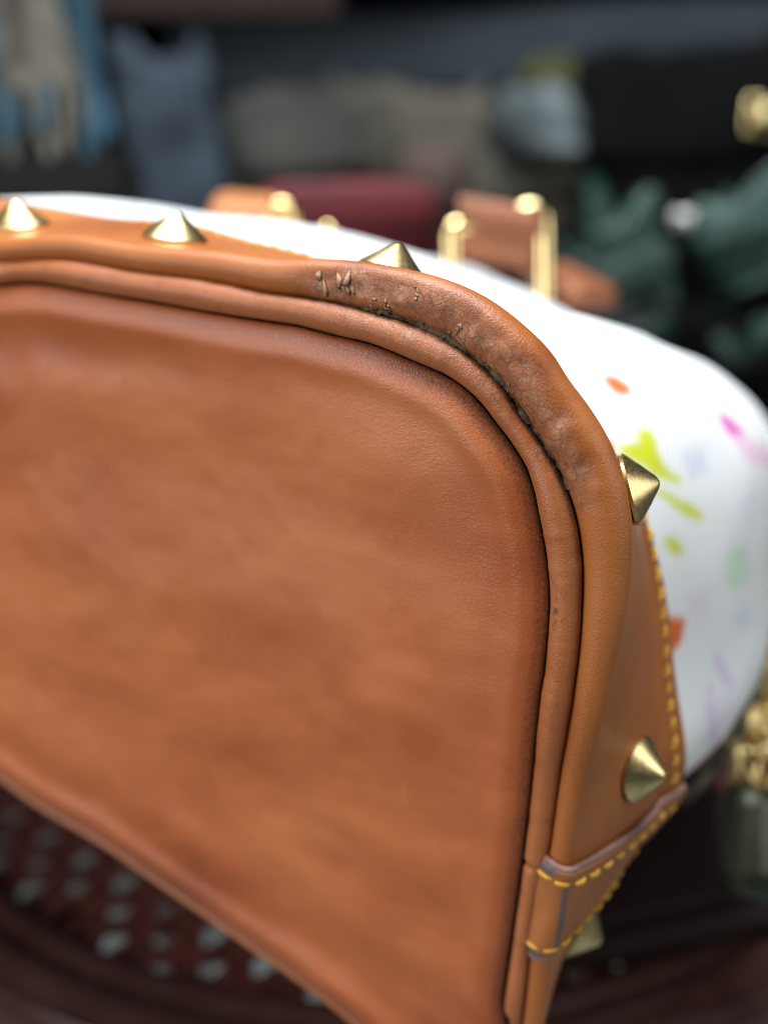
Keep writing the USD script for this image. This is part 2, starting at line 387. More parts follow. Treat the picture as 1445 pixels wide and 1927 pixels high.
# piping width from the inner trace
iu = uv_of(INNER); tck2, _ = splprep(iu.T, s=1.5e-7, k=3)
di, _ = cKDTree(np.stack(splev(np.linspace(0, 1, 4000), tck2), 1)).query(G)
i0, i1 = s_at((0, 492)), s_at((977, 1927))
idx = np.arange(NS); on = (idx >= min(i0, i1)) & (idx <= max(i0, i1))
wid = np.where(on, di, np.where((G[:, 1] < .03) & (G[:, 0] < -.05), .0040, .0019)); wid = np.clip(gs(wid, .8), .0018, .0062)
# the piping is a joint at the tab: pinched there
PC = G - OUT * (wid / 2)[:, None]                      # piping centre line
PI = G - OUT * (wid + .0004)[:, None]                   # where the panel meets it
PXS = Gpx[:, 0]; PYS = Gpx[:, 1]


def near_s(px, mm):
    """1 at the outline sample nearest to px, falling to 0 over mm millimetres along the outline."""
    d = np.abs(idx - s_at(px)); d = np.minimum(d, NS - d) * (LEN / NS) * 1000
    return np.clip(1 - d / mm, 0, 1)


def span_s(pa, pb, soft=3.0):
    a, b = s_at(pa), s_at(pb)
    if a > b: a, b = b, a
    k = (LEN / NS) * 1000
    return sm(idx * k, a * k - soft, a * k + soft) * (1 - sm(idx * k, b * k - soft, b * k + soft))


# ------------------------------------------------------------------ base panel
HANDBAG = thing('handbag', 'tan leather and white canvas handbag lying on its side, base and worn corner towards us', 'handbag')
tg = np.concatenate([np.linspace(0, .06, 14)[:-1], np.linspace(.06, .2, 16)[:-1], np.linspace(.2, 1, 46)])
step = 2
Gp = gs(PI, 1.0)[::step]; no = len(Gp)
cl = np.clip(Gp[:, 0], -.185, -.045)
vm = np.interp(cl, [-.2, -.1, 0], [.030, .038, .055])
ctr = np.stack([cl, vm], 1)
UVP = Gp[:, None] * (1 - tg[None, :, None]) + ctr[:, None] * tg[None, :, None]
dist = cKDTree(gs(PI, 1.0)).query(UVP.reshape(-1, 2))[0].reshape(UVP.shape[:2])
q3 = np.concatenate([UVP, np.zeros(UVP.shape[:2] + (1,))], -1)
flatpx = project(from_uvh(UVP, np.zeros(UVP.shape[:2])))
X, Y = flatpx[..., 0], flatpx[..., 1]
corner = np.exp(-(((X - 900) / 190) ** 2 + ((Y - 800) / 200) ** 2))
topedge = sm(X, 620, 300) * sm(Y, 900, 700)
lowedge = sm(X, 980, 700) * np.exp(-((dist - .006) / .006) ** 2) * sm(Y, 1250, 1500)
# height: deep beside the piping, a pillowed rim, then a soft dish
hP = .0011 * np.exp(-dist / .0009) - .00062 * np.exp(-((dist - .0042) / .0024) ** 2) * (1 + .9 * corner)
hP += .0012 * sm(dist, .006, .03) * (1 - topedge * .5)
hP += topedge * (.0006 * np.exp(-((dist - .0105) / .0045) ** 2) - .0003 * np.exp(-((dist - .019) / .007) ** 2))
hP += .0009 * np.exp(-((dist - .009) / .004) ** 2) * sm(Y, 1350, 1800) * sm(X, 1000, 500)
hP += .0035 * (fbm(q3 * np.array([16, 22, 1.]) + 3.1, 2, 5) - .5) * sm(dist, .004, .02)
hP += .00075 * (fbm(q3 * 75., 3, 9) - .5) * sm(dist, .002, .01)
# long soft folds towards the lower right
fold = (UVP[..., 1] - .072 - .42 * (UVP[..., 0] + .02))
hP += sm(Y, 1350, 1650) * (.00024 * np.sin(fold * 2 * np.pi / .021 + 1.6 * np.sin(UVP[..., 0] * 70) + 5 * fbm(q3 * 30., 2, 77))) * sm(dist, .002, .01)
# a bulge's shoulder at the right of the centre
hP += -.0012 * np.exp(-(((X - 740) / 170) ** 2 + ((Y - 870) / 130) ** 2))
crease = np.exp(-(((X - 770) / 150) ** 2 + ((Y - 790) / 75) ** 2)) + .25 * np.exp(-(((X - 850) / 150) ** 2 + ((Y - 1000) / 150) ** 2))
nz = fbm(q3 * 45. + 1.7, 4, 21)
stain_shade = .75 * np.exp(-(((X - 830) / 120) ** 2 + ((Y - 960) / 85) ** 2)) + .35 * sm(nz, .52, .72) + .45 * np.exp(-(((X - 960) / 70) ** 2 + ((Y - 1180) / 230) ** 2)) \
    + .35 * np.exp(-(((X - 140) / 90) ** 2 + ((Y - 1030) / 70) ** 2)) + .35 * np.exp(-(((X - 370) / 60) ** 2 + ((Y - 1075) / 35) ** 2)) + .5 * np.exp(-(((X - 228) / 6) ** 2 + ((Y - 717) / 18) ** 2)) \
    + .6 * np.exp(-(((X - 595) / 8) ** 2 + ((Y - 830) / 10) ** 2)) + .7 * np.exp(-(((X - 815) / 9) ** 2 + ((Y - 1405) / 11) ** 2)) \
    + .5 * np.exp(-(((X - 760) / 120) ** 2 + ((Y - 1720) / 60) ** 2))
stain_shade += .42 * np.exp(-dist / .006) * sm(X + .4 * Y, 500, 1100) + .45 * topedge * np.exp(-((dist - .010) / .004) ** 2) + .25 * np.exp(-dist / .004)  # burnished rim, plus the trough's shade painted into the colour
grime = (.55 * np.exp(-dist / .0006) * (.6 + .8 * nz) + .24 * np.exp(-((dist - .0013) / .0010) ** 2) * sm(X, 500, 700)) * (.35 + .65 * sm(X, 300, 900))
PV = from_uvh(UVP, hP)
obj('base_panel', grid(PV, True, False), BASE, HANDBAG, attrs={'crease': np.clip(crease, 0, 1).ravel(), 'stain_shade': np.clip(stain_shade * .55, 0, 1).ravel(), 'grime': np.clip(grime, 0, 1).ravel()})

# ------------------------------------------------------------------ piping
ph = np.linspace(0, 2 * np.pi, 26, endpoint=False)
hmid = keyed([((0, 492), .0002), ((560, 558), -.0002), ((801, 624), -.0006), ((967, 772), -.0003), ((1090, 1141), -.0003), ((1030, 1612), -.0002), ((640, 1930), .0010), ((0, 1487), .0010)])
wob = 1 + .05 * (noise(np.stack([sv * 260, sv * 0, sv * 0], -1), 3) - .5) + .02 * (noise(np.stack([sv * 900, sv * 0, sv * 0], -1), 4) - .5)
notch = np.exp(-((idx - s_at((1022, 1640))) * (LEN / NS) / .0006) ** 2)
rp = wid / 2 * wob * (1 - .22 * notch)
cosp, sinp = np.cos(ph), np.sin(ph)
uvp = PC[:, None] + OUT[:, None] * (rp[:, None] * cosp)[..., None]
hp = hmid[:, None] + .0012 - (rp * 1.05)[:, None] * sinp[None]
pp = from_uvh(uvp, hp)
sp = span_s((500, 549), (1060, 925), 8)
pn = fbm(pp * 500., 4, 12)
pn2 = fbm(pp * np.array([900, 900, 300.]), 3, 13)
wearp = (.12 + .5 * sm(pn, .45, .7)) * sp[:, None] * sm(cosp, -.5, .9)[None] * .75
scuff = np.maximum(near_s((1091, 1150), 6)[:, None] * sm(pn, .4, .5), near_s((1072, 1330), 9)[:, None] * sm(pn, .47, .55)) * np.exp(-((ph - 2.0) / .28) ** 2)[None]
grimep = .9 * sm(cosp, .70, .99)[None] * (sp * .9 + .25)[:, None] * sm(sinp, .85, .1)[None] + .55 * sm(-cosp, .80, 1.)[None] + .55 * scuff
grimep = grimep * (.5 + .7 * pn)
pp = pp + (-NW) * (.00012 * sp[:, None] * (pn2 - .5) * 2)[..., None]
obj('piping', grid(pp, True, True, True), PIPE, HANDBAG, attrs={'wear': np.clip(wearp, 0, 1).ravel(), 'stain_shade': (.35 * sm(pn, .55, .75)).ravel(), 'grime': np.clip(grimep, 0, 1).ravel()})

# ------------------------------------------------------------------ leather band round the base
BH = .036
R0 = keyed([((0, 492), .0021), ((330, 519), .0023), ((504, 550), .0026), ((606, 565), .0032), ((693, 587), .0037), ((801, 624), .0040), ((909, 697), .0041), ((996, 814), .0042), ((1048, 894), .0042),
            ((1085, 1013), .0037), ((1090, 1141), .0033), ((1079, 1280), .0028), ((1055, 1439), .0023), ((1030, 1612), .0018), ((977, 1927), .002), ((905, 2100), .0012), ((640, 1930), .0005), ((0, 1487), .0005)])
KF = keyed([((-300, 472), .19), ((-150, 478), .16), ((0, 492), .10), ((170, 495), .03), ((330, 519), -.03), ((504, 550), -.12), ((606, 565), -.22), ((693, 587), -.32), ((801, 624), -.40), ((909, 697), -.43), ((996, 814), -.40), ((1048, 894), -.34),
            ((1085, 1013), -.26), ((1092, 1079), -.15), ((1090, 1141), -.09), ((1079, 1280), .04), ((1055, 1439), .18), ((1030, 1612), .38), ((1005, 1740), .18), ((977, 1927), -.15), ((905, 2100), -.2), ((640, 1930), -.02), ((0, 1487), .02)])
H0 = keyed([((0, 492), .0000), ((606, 565), -.0006), ((866, 661), -.0012), ((996, 814), -.0010), ((1085, 1013), -.0004), ((1070, 1344), 0), ((1030, 1612), 0), ((640, 1930), .0030), ((0, 1487), .0030)])
NQ1, NQ2 = 26, 30
t1, t2 = np.linspace(0, 1, NQ1), np.linspace(0, 1, NQ2 + 1)[1:]
kap = np.arctan2(1, KF)
ang = -np.pi / 2 - .25 + (kap + np.pi / 2 + .25)[:, None] * t1[None]
oA = R0[:, None] * (1 + np.sin(ang)) - .0003; hA = H0[:, None] + R0[:, None] * (1 - np.cos(ang))
dep = np.concatenate([np.full((NS, 1), .0035), hA[:, :1]], 1)
oe, he = oA[:, -1:], hA[:, -1:]
hB = he + (BH - he) * t2[None]
oB = oe + KF[:, None] * (hB - he)
oB += .0009 * np.sin(np.pi * np.clip((hB - he) / (.029 - he), 0, 1)) * sm(KF, -.1, .1)[:, None] - .0006 * np.exp(-((hB - .0285) / .0016) ** 2)
oQ = np.concatenate([oA[:, :1] * 0 + .0002, oA, oB], 1); hQ = np.concatenate([hA[:, :1] + .003, hA, hB], 1)
BANDO, BANDH = oB[:, -1], hB[:, -1]
mixo = np.clip(hQ / .012, 0, 1)[..., None]
Od = OUT[:, None] * (1 - mixo) + OUTS[:, None] * mixo
Od /= np.linalg.norm(Od, axis=-1, keepdims=True)
qf = np.concatenate([[0], t1, 1 + t2])                     # profile coordinate: 0..1 the fold, 1..2 the side
# wear: the rubbed roll at the corner
ws = span_s((575, 560), (1068, 945), 5)
band0 = from_uvh(G[:, None] + Od * oQ[..., None], hQ)
bn = fbm(band0 * 330., 5, 41); bn2 = fbm(band0 * np.array([1500, 1500, 700.]), 4, 43); bn3 = fbm(band0 * 120., 3, 44)
lim = keyed([((560, 558), .44), ((620, 568), .60), ((700, 590), .60), ((801, 624), .62), ((909, 697), .56), ((996, 814), .58), ((1048, 894), .50), ((1068, 948), .4)], 3)
edge = lim[:, None] + .34 * (bn3 - .5) + .22 * (bn - .5)
wear = ws[:, None] * (.66 * (.45 + .75 * sm(fbm(band0 * 170., 3, 91), .36, .6)) * sm(edge - qf[None], -.12, .10) + .25 * sm(edge - qf[None], .02, .25))
dent = ws[:, None] * np.exp(-((qf[None] - .50) / .16) ** 2) * sm(bn3, .35, .65)
ob = oQ.copy(); hb = hQ.copy()
hb += dent * .0008 + wear * (.0011 * (bn - .5) + .00022 * (bn2 - .5)) + .00025 * (fbm(band0 * 60., 3, 47) - .5)
# the fold is eaten away beside the piping
torn = span_s((690, 586), (1040, 880), 4) * (.35 + 1.1 * np.clip(noise(np.stack([sv * 420, sv * 0, sv * 0], -1), 8) - .25, 0, 1))
ob += (torn[:, None] * .0006 * np.exp(-(qf[None] / .22) ** 2))
hb += torn[:, None] * .0007 * np.exp(-((qf[None] - .25) / .15) ** 2)
gb = .8 * np.exp(-(qf[None] / .16) ** 2) * (.25 + .75 * ws)[:, None] + ws[:, None] * .75 * sm(bn, .52, .62) * np.exp(-((qf[None] - .33) / .13) ** 2)
gb = gb * (.5 + .8 * bn)
stb = .5 * sm(bn3, .5, .7) * ws[:, None] + .35 * sm(fbm(band0 * 40., 3, 48), .5, .7) * sm(qf, 1.0, 1.1)[None] + .5 * ws[:, None] * np.exp(-((qf[None] - lim[:, None]) / .12) ** 2)
BAND = from_uvh(G[:, None] + Od * ob[..., None], hb)
# two pieces of leather, meeting under the tab
TABS = s_at((1012, 1700)); FAR = s_at((0, 1487)) + 60
lo, hi = min(TABS, FAR), max(TABS, FAR)
rows1 = np.concatenate([np.arange(hi, NS), np.arange(0, lo + 1)]); rows2 = np.arange(lo, hi + 1)
bands = []
lip = from_uvh(G + OUTS * (BANDO - .0011)[:, None], BANDH - .0002)
for rows, lab in ((rows1, 'worn upper band with torn fold at the corner'), (rows2, None)):
    PB = np.concatenate([BAND[rows], lip[rows][:, None]], 1)
    ext = lambda a: np.concatenate([a[rows], a[rows][:, -1:]], 1).ravel()
    bands.append(obj('leather_band', grid(PB, False, False, True), TAN, HANDBAG, attrs={'wear': ext(np.clip(wear, 0, 1)), 'stain_shade': np.clip(ext(stb), 0, 1), 'grime': np.clip(ext(gb), 0, 1)}, label=lab))
band_main, band_low = bands
BN = np.cross(np.gradient(BAND, axis=0), np.gradient(BAND, axis=1)); BN /= np.maximum(np.linalg.norm(BN, axis=-1, keepdims=True), 1e-12)
if (BN[s_at((1070, 1344)), -8] @ EW) < 0: BN = -BN


def band_pt(s, q, off=0.):
    """Point and normal on the band at sample s (float), profile coordinate q."""
    s0 = int(np.floor(s)) % NS; s1 = (s0 + 1) % NS; a = s - np.floor(s)
    j = np.interp(q, qf[1:], np.arange(1, len(qf))); j0 = int(min(np.floor(j), len(qf) - 2)); b = j - j0
    f = lambda A: (A[s0, j0] * (1 - b) + A[s0, j0 + 1] * b) * (1 - a) + (A[s1, j0] * (1 - b) + A[s1, j0 + 1] * b) * a
    n = f(BN); n /= np.linalg.norm(n)
    return f(BAND) + n * off, n


BPX = project(BAND); BFACE = ((EYE - BAND) * BN).sum(-1) > 0


def band_at(px, qmin=.6, any_side=False):
    """(s, q) of the band vertex seen nearest to px."""
    d = ((BPX - np.asarray(px, float)) ** 2).sum(-1)
    d[:, qf < qmin] = 1e12
    if not any_side: d[~BFACE] = 1e12
    s, j = np.unravel_index(np.argmin(d), d.shape)
    return s, qf[j]


# ------------------------------------------------------------------ canvas body
HK = np.array([.033, .045, .065, .09, .12, .155, .19, .22, .235, .24])
o36 = BANDO
BK = [((-400, 467), (.0010, .0014, .0012, -.0005, -.005, -.010, -.010, -.021, -.032, -.05)),
      ((0, 492), (.0010, .0020, .0018, -.0003, -.005, -.010, -.012, -.023, -.034, -.05)),
      ((330, 519), (.0012, .0030, .0025, -.0005, -.005, -.010, -.017, -.026, -.036, -.05)),
      ((606, 565), (.0012, .0020, .0005, -.003, -.009, -.015, -.023, -.034, -.042, -.05)),
      ((801, 624), (.002, .004, .0030, -.0015, -.010, -.022, -.034, -.044, -.050, -.055)),
      ((909, 697), (.003, .007, .0070, .004, -.003, -.015, -.030, -.044, -.050, -.055)),
      ((1028, 857), (.003, .007, .0100, .010, .004, -.008, -.025, -.042, -.049, -.055)),
      ((1090, 1141), (.001, .005, .0105, .0145, .0150, .008, -.008, -.028, -.042, -.055)),
      ((1070, 1344), (.000, .003, .008, .0110, .0115, .006, -.010, -.030, -.042, -.055)),
      ((1030, 1612), (.000, .002, .007, .0085, .0075, .001, -.014, -.032, -.044, -.055)),
      ((1000, 1760), (.000, .001, .004, .005, .003, -.003, -.016, -.032, -.044, -.055)),
      ((640, 1930), (.000, .001, .002, .001, -.002, -.007, -.016, -.026, -.036, -.05))]
ko = keyed(BK, 10)
hs = np.concatenate([np.linspace(.033, .16, 128), np.linspace(.16, .24, 40)[1:]])
st2 = 2
ii = np.arange(0, NS, st2)
oBody = np.stack([PchipInterpolator(HK, ko[i])(hs) for i in ii]) + (o36[ii] - .0016)[:, None]
uvB = G[ii][:, None] + gs(OUTS, 6)[ii][:, None] * oBody[..., None]
BODY = from_uvh(uvB, np.broadcast_to(hs, oBody.shape))
# soft dents of the canvas
bd = fbm(BODY * 26., 3, 61) - .5
BODY = BODY + .0034 * bd[..., None] * (EW[None, None] * .6 - SW[None, None] * .6) * sm(hs, .036, .06)[None, :, None]
bpx = project(BODY)
paint = np.ones(BODY.shape) * np.array([.80, .80, .80])


def blob(poly, col, side=None):
    from shapely import Polygon, contains_xy
    m = contains_xy(Polygon(poly).buffer(2.5), bpx[..., 0], bpx[..., 1])
    n = np.cross(np.gradient(BODY, axis=0), np.gradient(BODY, axis=1))
    face = ((EYE - BODY) * n).sum(-1)
    if ((EYE - BODY[s_at((1090, 1141)) // st2, 20]) @ n[s_at((1090, 1141)) // st2, 20]) < 0: face = -face
    m &= face > 0
    paint[m] = col


YG, OR, MG, LG, PK, LB, PP = (.58, .62, .01), (.70, .13, .02), (.62, .12, .42), (.55, .74, .55), (.78, .55, .66), (.35, .45, .75), (.68, .58, .76)
blob([(1165, 842), (1190, 835), (1205, 842), (1200, 812), (1222, 808), (1238, 850), (1250, 880), (1275, 897), (1278, 908), (1235, 898), (1205, 872), (1180, 862)], YG)
blob([(1232, 925), (1245, 920), (1318, 965), (1322, 978), (1300, 972)], YG)
blob([(1252, 1015), (1262, 1010), (1283, 1032), (1283, 1045), (1262, 1036)], YG)
blob([(1136, 712), (1150, 706), (1186, 728), (1184, 742), (1160, 738)], OR)
blob([(1258, 1162), (1287, 1166), (1282, 1200), (1270, 1222), (1258, 1220)], OR)
blob([(1352, 783), (1366, 782), (1398, 812), (1392, 828), (1372, 818)], MG)
blob([(1375, 820), (1400, 822), (1445, 848), (1460, 880), (1410, 868)], PK)
blob([(1372, 1040), (1402, 1030), (1404, 1085), (1380, 1110), (1366, 1085)], LG)
blob([(1322, 735), (1352, 748), (1350, 760), (1326, 752)], LG)
blob([(1225, 660), (1315, 690), (1330, 704), (1240, 678)], PK)
blob([(1345, 1230), (1356, 1240), (1384, 1290), (1376, 1300), (1352, 1270)], PP)
blob([(1330, 1290), (1340, 1290), (1350, 1420), (1338, 1415)], PP)
blob([(1080, 640), (1100, 645), (1112, 668), (1090, 660)], PK)
blob([(905, 560), (925, 566), (940, 582), (915, 575)], LB)
def star(x, y, r, rot=0., n=4, sx=1.):
    t = np.arange(n * 10) / (n * 10) * 2 * np.pi
    q = r * (.42 + .58 * np.abs(np.cos(n * t / 2)) ** 1.6)
    return np.stack([x + sx * q * np.cos(t + rot), y + q * np.sin(t + rot)], 1)


for x, y, r, rot, n, c, f_ in ((1310, 870, 34, .5, 4, LB, .72), (1272, 775, 26, .2, 4, PK, .7), (1418, 955, 34, .3, 4, PP, .7), (1312, 1135, 30, .6, 4, PK, .7), (1068, 606, 24, .1, 3, PP, .6), (1195, 652, 22, .4, 4, LB, .6),
                              (1402, 1165, 26, .2, 4, LB, .75), (1385, 1070, 34, .9, 4, LG, .3), (1340, 752, 24, .3, 4, LG, .5), (250, 398, 12, 0, 3, LB, .3), (470, 420, 12, 0, 3, LB, .5), (920, 538, 16, 0, 3, PK, .6), (1225, 1030, 22, .4, 4, LG, .6), (1365, 1330, 40, .5, 4, PP, .75)):
    blob(star(x, y, r, rot, n, .8), tuple((1 - f_) * np.array(c) + f_ * .8))
for ax, sg in ((0, .8), (1, .8)):
    paint = gaussian_filter1d(paint, sg, axis=ax, mode='nearest')
cap_uv = uvB[:, -1].mean(0)
PBODY = np.concatenate([BODY, np.broadcast_to(from_uvh(cap_uv[None], np.array([.241])), (len(ii), 1, 3))], 1)
pbc = np.concatenate([paint, paint[:, -1:]], 1)
obj('canvas_body', grid(PBODY, True, False, True), CANVAS, HANDBAG, attrs={'print': pbc.reshape(-1, 3)}, label='white coated canvas with blurred multicolour print')


# ------------------------------------------------------------------ tab over the joint, stitches, studs
def px_line(pts, n):
    pts = np.asarray(pts, float); t = np.concatenate([[0], np.cumsum(np.linalg.norm(np.diff(pts, axis=0), axis=1))]); t /= t[-1]
    return np.stack([np.interp(np.linspace(0, 1, n), t, pts[:, k]) for k in (0, 1)], 1)


def band_s_for_row(px_top, q):
    d = ((BPX[:, np.argmin(abs(qf - q))] - np.asarray(px_top, float)) ** 2).sum(-1)
    return np.argmin(d)


def stitch(p0, p1, n, parent, r=.00042):
    p0, p1 = p0 + (p1 - p0) * rng.uniform(-.03, .08) + np.cross(n, p1 - p0) * rng.normal(0, .035), p1 + (p1 - p0) * rng.uniform(-.08, .04); r *= rng.uniform(.88, 1.08)
    pts = [p0 - n * .0005, p0 + (p1 - p0) * .18 + n * r * .35, (p0 + p1) / 2 + n * r * .7, p0 + (p1 - p0) * .82 + n * r * .35, p1 - n * .0005]
    obj('stitch', tube(pts, [r * .8, r * 1.05, r * 1.15, r * 1.05, r * .8], 8), THREAD, parent)


qst = 1 + (.0325 - .006) / (BH - .006)
sa, sb = s_at((20, 490)), s_at((1030, 1625))
seq = np.arange(sa, sb, .0033 / (LEN / NS)) if sb > sa else np.arange(sb, sa, .0033 / (LEN / NS))
for k, s in enumerate(seq):
    w = .0024 / (LEN / NS)
    p0, n0 = band_pt(s, qst + .018); p1, _ = band_pt(s + w, qst - .018)
    stitch(p0, p1, n0, band_main)

# tab: patch of leather standing 1.1 mm off the band
sT0, sT1 = s_at((1030, 1618)), s_at((996, 1800))
qT = np.concatenate([np.linspace(.12, 1, 26), np.linspace(1, 1.985, 26)[1:]])
ntab = 40
tb = np.linspace(0, 1, ntab)
top, bot, tw = np.zeros((ntab, len(qT), 3)), np.zeros((ntab, len(qT), 3)), np.zeros((ntab, len(qT)))
for j, q in enumerate(qT):
    f = max(0, (q - .5) / 1.5)
    a = sT0 + 4 * math.sin(f * 3); b = sT1 - 6 * f
    for i, t in enumerate(tb):
        p, n = band_pt(a + (b - a) * t, q)
        lift = .0013 * (1 - .55 * abs(2 * t - 1) ** 8) + .0004 * math.sin(q * 7 + t * 3) * (1 - abs(2 * t - 1))
        lift += .0007 * math.exp(-(t / .10) ** 2)                 # its upper edge stands a little proud
        top[i, j] = p + n * lift; bot[i, j] = p - n * .0002
        tw[i, j] = 1.0 * (t < .10) * math.exp(-((q - .42) / .16) ** 2) + .9 * (t > .90) * math.exp(-((q - .45) / .2) ** 2) + .62 * math.exp(-((q - .86) / .07) ** 2) * (.12 < t < .85) + .25 * (t < .06 or t > .95)
ringr = np.concatenate([top, bot[::-1]], 0)
TABP = obj('joint_tab', fix(*join([grid(ringr, True, False)])), TAB, HANDBAG, attrs={'wear': np.zeros(ringr.shape[0] * ringr.shape[1]), 'stain_shade': np.zeros(ringr.shape[0] * ringr.shape[1]), 'grime': np.concatenate([tw, tw[::-1]], 0).ravel()}, label='stitched leather tab over the seam with scuffed edges')
for i in (0, ntab - 1):                                    # painted edges
    e = top[i] * .62 + bot[i] * .38
    obj('tab_edge', tube(e, .00062, 8), EDGE, TABP)
for row, qs in ((5, np.arange(.42, 1.93, .105)), (ntab - 6, np.arange(.42, 1.93, .105))):
    Pt = top[row]
    nrm = np.cross(np.gradient(top, axis=0), np.gradient(top, axis=1))[row]
    nrm /= np.linalg.norm(nrm, axis=1, keepdims=True)
    if nrm[30] @ BN[sT0, 40] < 0: nrm = -nrm
    al = np.concatenate([[0], np.cumsum(np.linalg.norm(np.diff(Pt, axis=0), axis=1))])
    for d in np.arange(.0012, al[-1] - .002, .0038):
        g = lambda x: np.array([np.interp(x, al, Pt[:, k]) for k in range(3)])
        stitch(g(d), g(d + .0031), np.array([np.interp(d, al, nrm[:, k]) for k in range(3)]), TABP, .00046)

STUD = lathe([(0, 0), (.0052, 0), (.0055, .0002), (.0056, .0007), (.00535, .00105), (.0030, .0031), (.0010, .00475), (.0005, .0050), (0, .0051)], 64)


def stud(s, q, tilt=0.):
    p, n = band_pt(s, q)
    t = BAND[(int(s) + 3) % NS, int(np.interp(q, qf, np.arange(len(qf))))] - BAND[int(s) % NS, int(np.interp(q, qf, np.arange(len(qf))))]
    R = frame(n, t)
    v = STUD[0] + np.array([0, 0, -.0002])
    wob = 1 + .02 * (noise(STUD[0] * 700 + s, 2) - .5)
    return obj('stud', (v * wob[:, None] @ R + p, STUD[1]), BRASS, HANDBAG, smooth=25)


DIR = 1 if s_at((1048, 894)) > s_at((690, 586)) else -1
q18 = 1 + (.0175 - .006) / (BH - .006)
for px, q_ in ((36, 1.30), (330, 1.30)):
    j_ = int(np.interp(q_, qf, np.arange(len(qf)))); c_ = BPX[:, j_]
    stud(int(np.argmin(abs(c_[:, 0] - px) + (c_[:, 1] > 700) * 1e6)), q_)
stud(s_at((690, 586)) - 7 * DIR, 1.22)
stud(s_at((1048, 894)) + 21 * DIR, 1.24)
stud(*band_at((1200, 1446), 1.05))
stud(s_at((985, 1862)), 1.5)

# frayed fibres and flakes along the torn fold
parts = []
for k in range(260):
    s = rng.integers(s_at((690, 586)), s_at((1050, 898)))
    p, n = band_pt(s, rng.uniform(.04, .26)); t = EW * rng.normal(0, 1) + SW * rng.normal(0, 1) - NW * rng.uniform(.0, .9)
    t /= np.linalg.norm(t); l = rng.uniform(.0002, .0008)
    c = np.cross(t, n) * rng.normal(0, .0003)
    parts.append(tube([p, p + t * l * .5 + c, p + t * l], [.00007, .00006, .00003], 5))
tag(obj('frayed_fibres', join(parts), FRAYM, HANDBAG), kind='stuff')
k0, k1 = s_at((680, 584)), s_at((1062, 925)); rr_ = np.arange(min(k0, k1), max(k0, k1), 1)
lc = from_uvh(G[rr_] + OUT[rr_] * .0004, H0[rr_] + .0026 + .0012 * (noise(np.stack([sv[rr_] * 600, 0 * rr_, 0 * rr_], -1), 5) - .5))
lv, lf = tube(lc, .00065, 12, up=NW)
lv = lv + (fbm(lv * 1500., 3, 71)[:, None] - .5) * .0011 * rng.normal(0, 1, lv.shape)
obj('torn_lining', (lv, lf), FRAYM, HANDBAG)
parts = []
for cx_, cy_, n_, sz in ((610, 530, 2, .0015), (634, 536, 3, .0015), (652, 548, 3, .0009), (700, 580, 6, .0006), (725, 583, 7, .0006), (860, 620, 6, .0006), (955, 740, 9, .0006), (985, 800, 8, .0005), (1040, 870, 5, .0004), (790, 560, 6, .0005)):
    for k in range(n_):
        s, q = band_at((cx_ + rng.normal(0, 12), cy_ + rng.normal(0, 7)), .15)
        p, n = band_pt(s, q, .00010)
        R = frame(n + rng.normal(0, .13, 3), SW + EW * .4 + rng.normal(0, .4, 3)); l, w = sz * rng.uniform(.5, 1.3), sz * rng.uniform(.3, .65)
        th = np.linspace(0, 2 * np.pi, 7, endpoint=False); rr = rng.uniform(.35, 1.15, 7)
        ring = np.stack([l * np.cos(th) * rr, w * np.sin(th) * rr, rng.normal(0, .00003, 7)], 1) @ R + p
        f = [[7, i, (i + 1) % 7] for i in range(7)] + [[8, (i + 1) % 7, i] for i in range(7)]
        parts.append((np.vstack([ring, p + n * .00003, p - n * .00006]), np.array(f)))
tag(obj('leather_flakes', join(parts), FLAKE, HANDBAG), kind='stuff')

# ------------------------------------------------------------------ handle mounts on the front of the bag
def loft(sections, closed_q=True):
    return fix(*join([grid(np.asarray(sections), False, closed_q)]))


def ring_mount(px_l, px_r, y_top, y_bot, D, parent, r=.0026):
    """Rectangular ring of round bar standing on the bag, at the camera depth D."""
    a, b = W(ray(px_l, y_bot) * D), W(ray(px_r, y_bot + 28) * D)
    upv = W(ray(px_l, y_top) * D) - a
    up2 = W(ray(px_r, y_top - 26) * D) - b
    c = [a - upv * .12]
    for P_, d0, d1 in ((a + upv, upv, b - a), (b + up2, b - a, -up2)):
        u0, u1 = d0 / np.linalg.norm(d0), d1 / np.linalg.norm(d1)
        c += [P_ - u0 * .0035 * (1 - t) ** 2 + u1 * .0035 * t ** 2 for t in np.linspace(0, 1, 7)]
    c.append(b - up2 * .12)
    obj('ring', tube(np.array(c), r, 16, up=RC[2]), GOLD, parent)
    return a, b, upv, (a + upv + b + up2) / 2


HANDLES = thing('bag_handle', 'brown leather handle loop held by a polished gold ring, behind the worn corner', 'handle')
Dh = .315
a, b, uv_, tc_ = ring_mount(848, 1022, 422, 520, Dh, HANDLES)
w_ = b - a
depth = RC[2]
# strap wrapped round the ring's top bar and hanging behind it
sec = []
for t in np.linspace(0, 1, 22):
    an = -.6 + t * 3.0
    cpt = tc_ + (-uv_ / np.linalg.norm(uv_) * math.cos(an) * .0040 - depth * math.sin(an) * .0040) * 1.0
    nd = (-uv_ / np.linalg.norm(uv_) * math.cos(an) - depth * math.sin(an))
    sec.append([cpt - w_ * .42 - nd * .0012, cpt + w_ * .42 - nd * .0012, cpt + w_ * .42 + nd * .0012, cpt - w_ * .42 + nd * .0012])
obj('strap', loft(sec), HANDLE, HANDLES, smooth=40)
sv_, sf_ = rbox(np.linalg.norm(w_) * .86, .015, .0075, .003)
obj('strap_end', (sv_ @ np.stack([w_ / np.linalg.norm(w_), uv_ / np.linalg.norm(uv_), -depth]) + tc_ - uv_ * .42 + depth * .002, sf_), HANDLE, HANDLES)
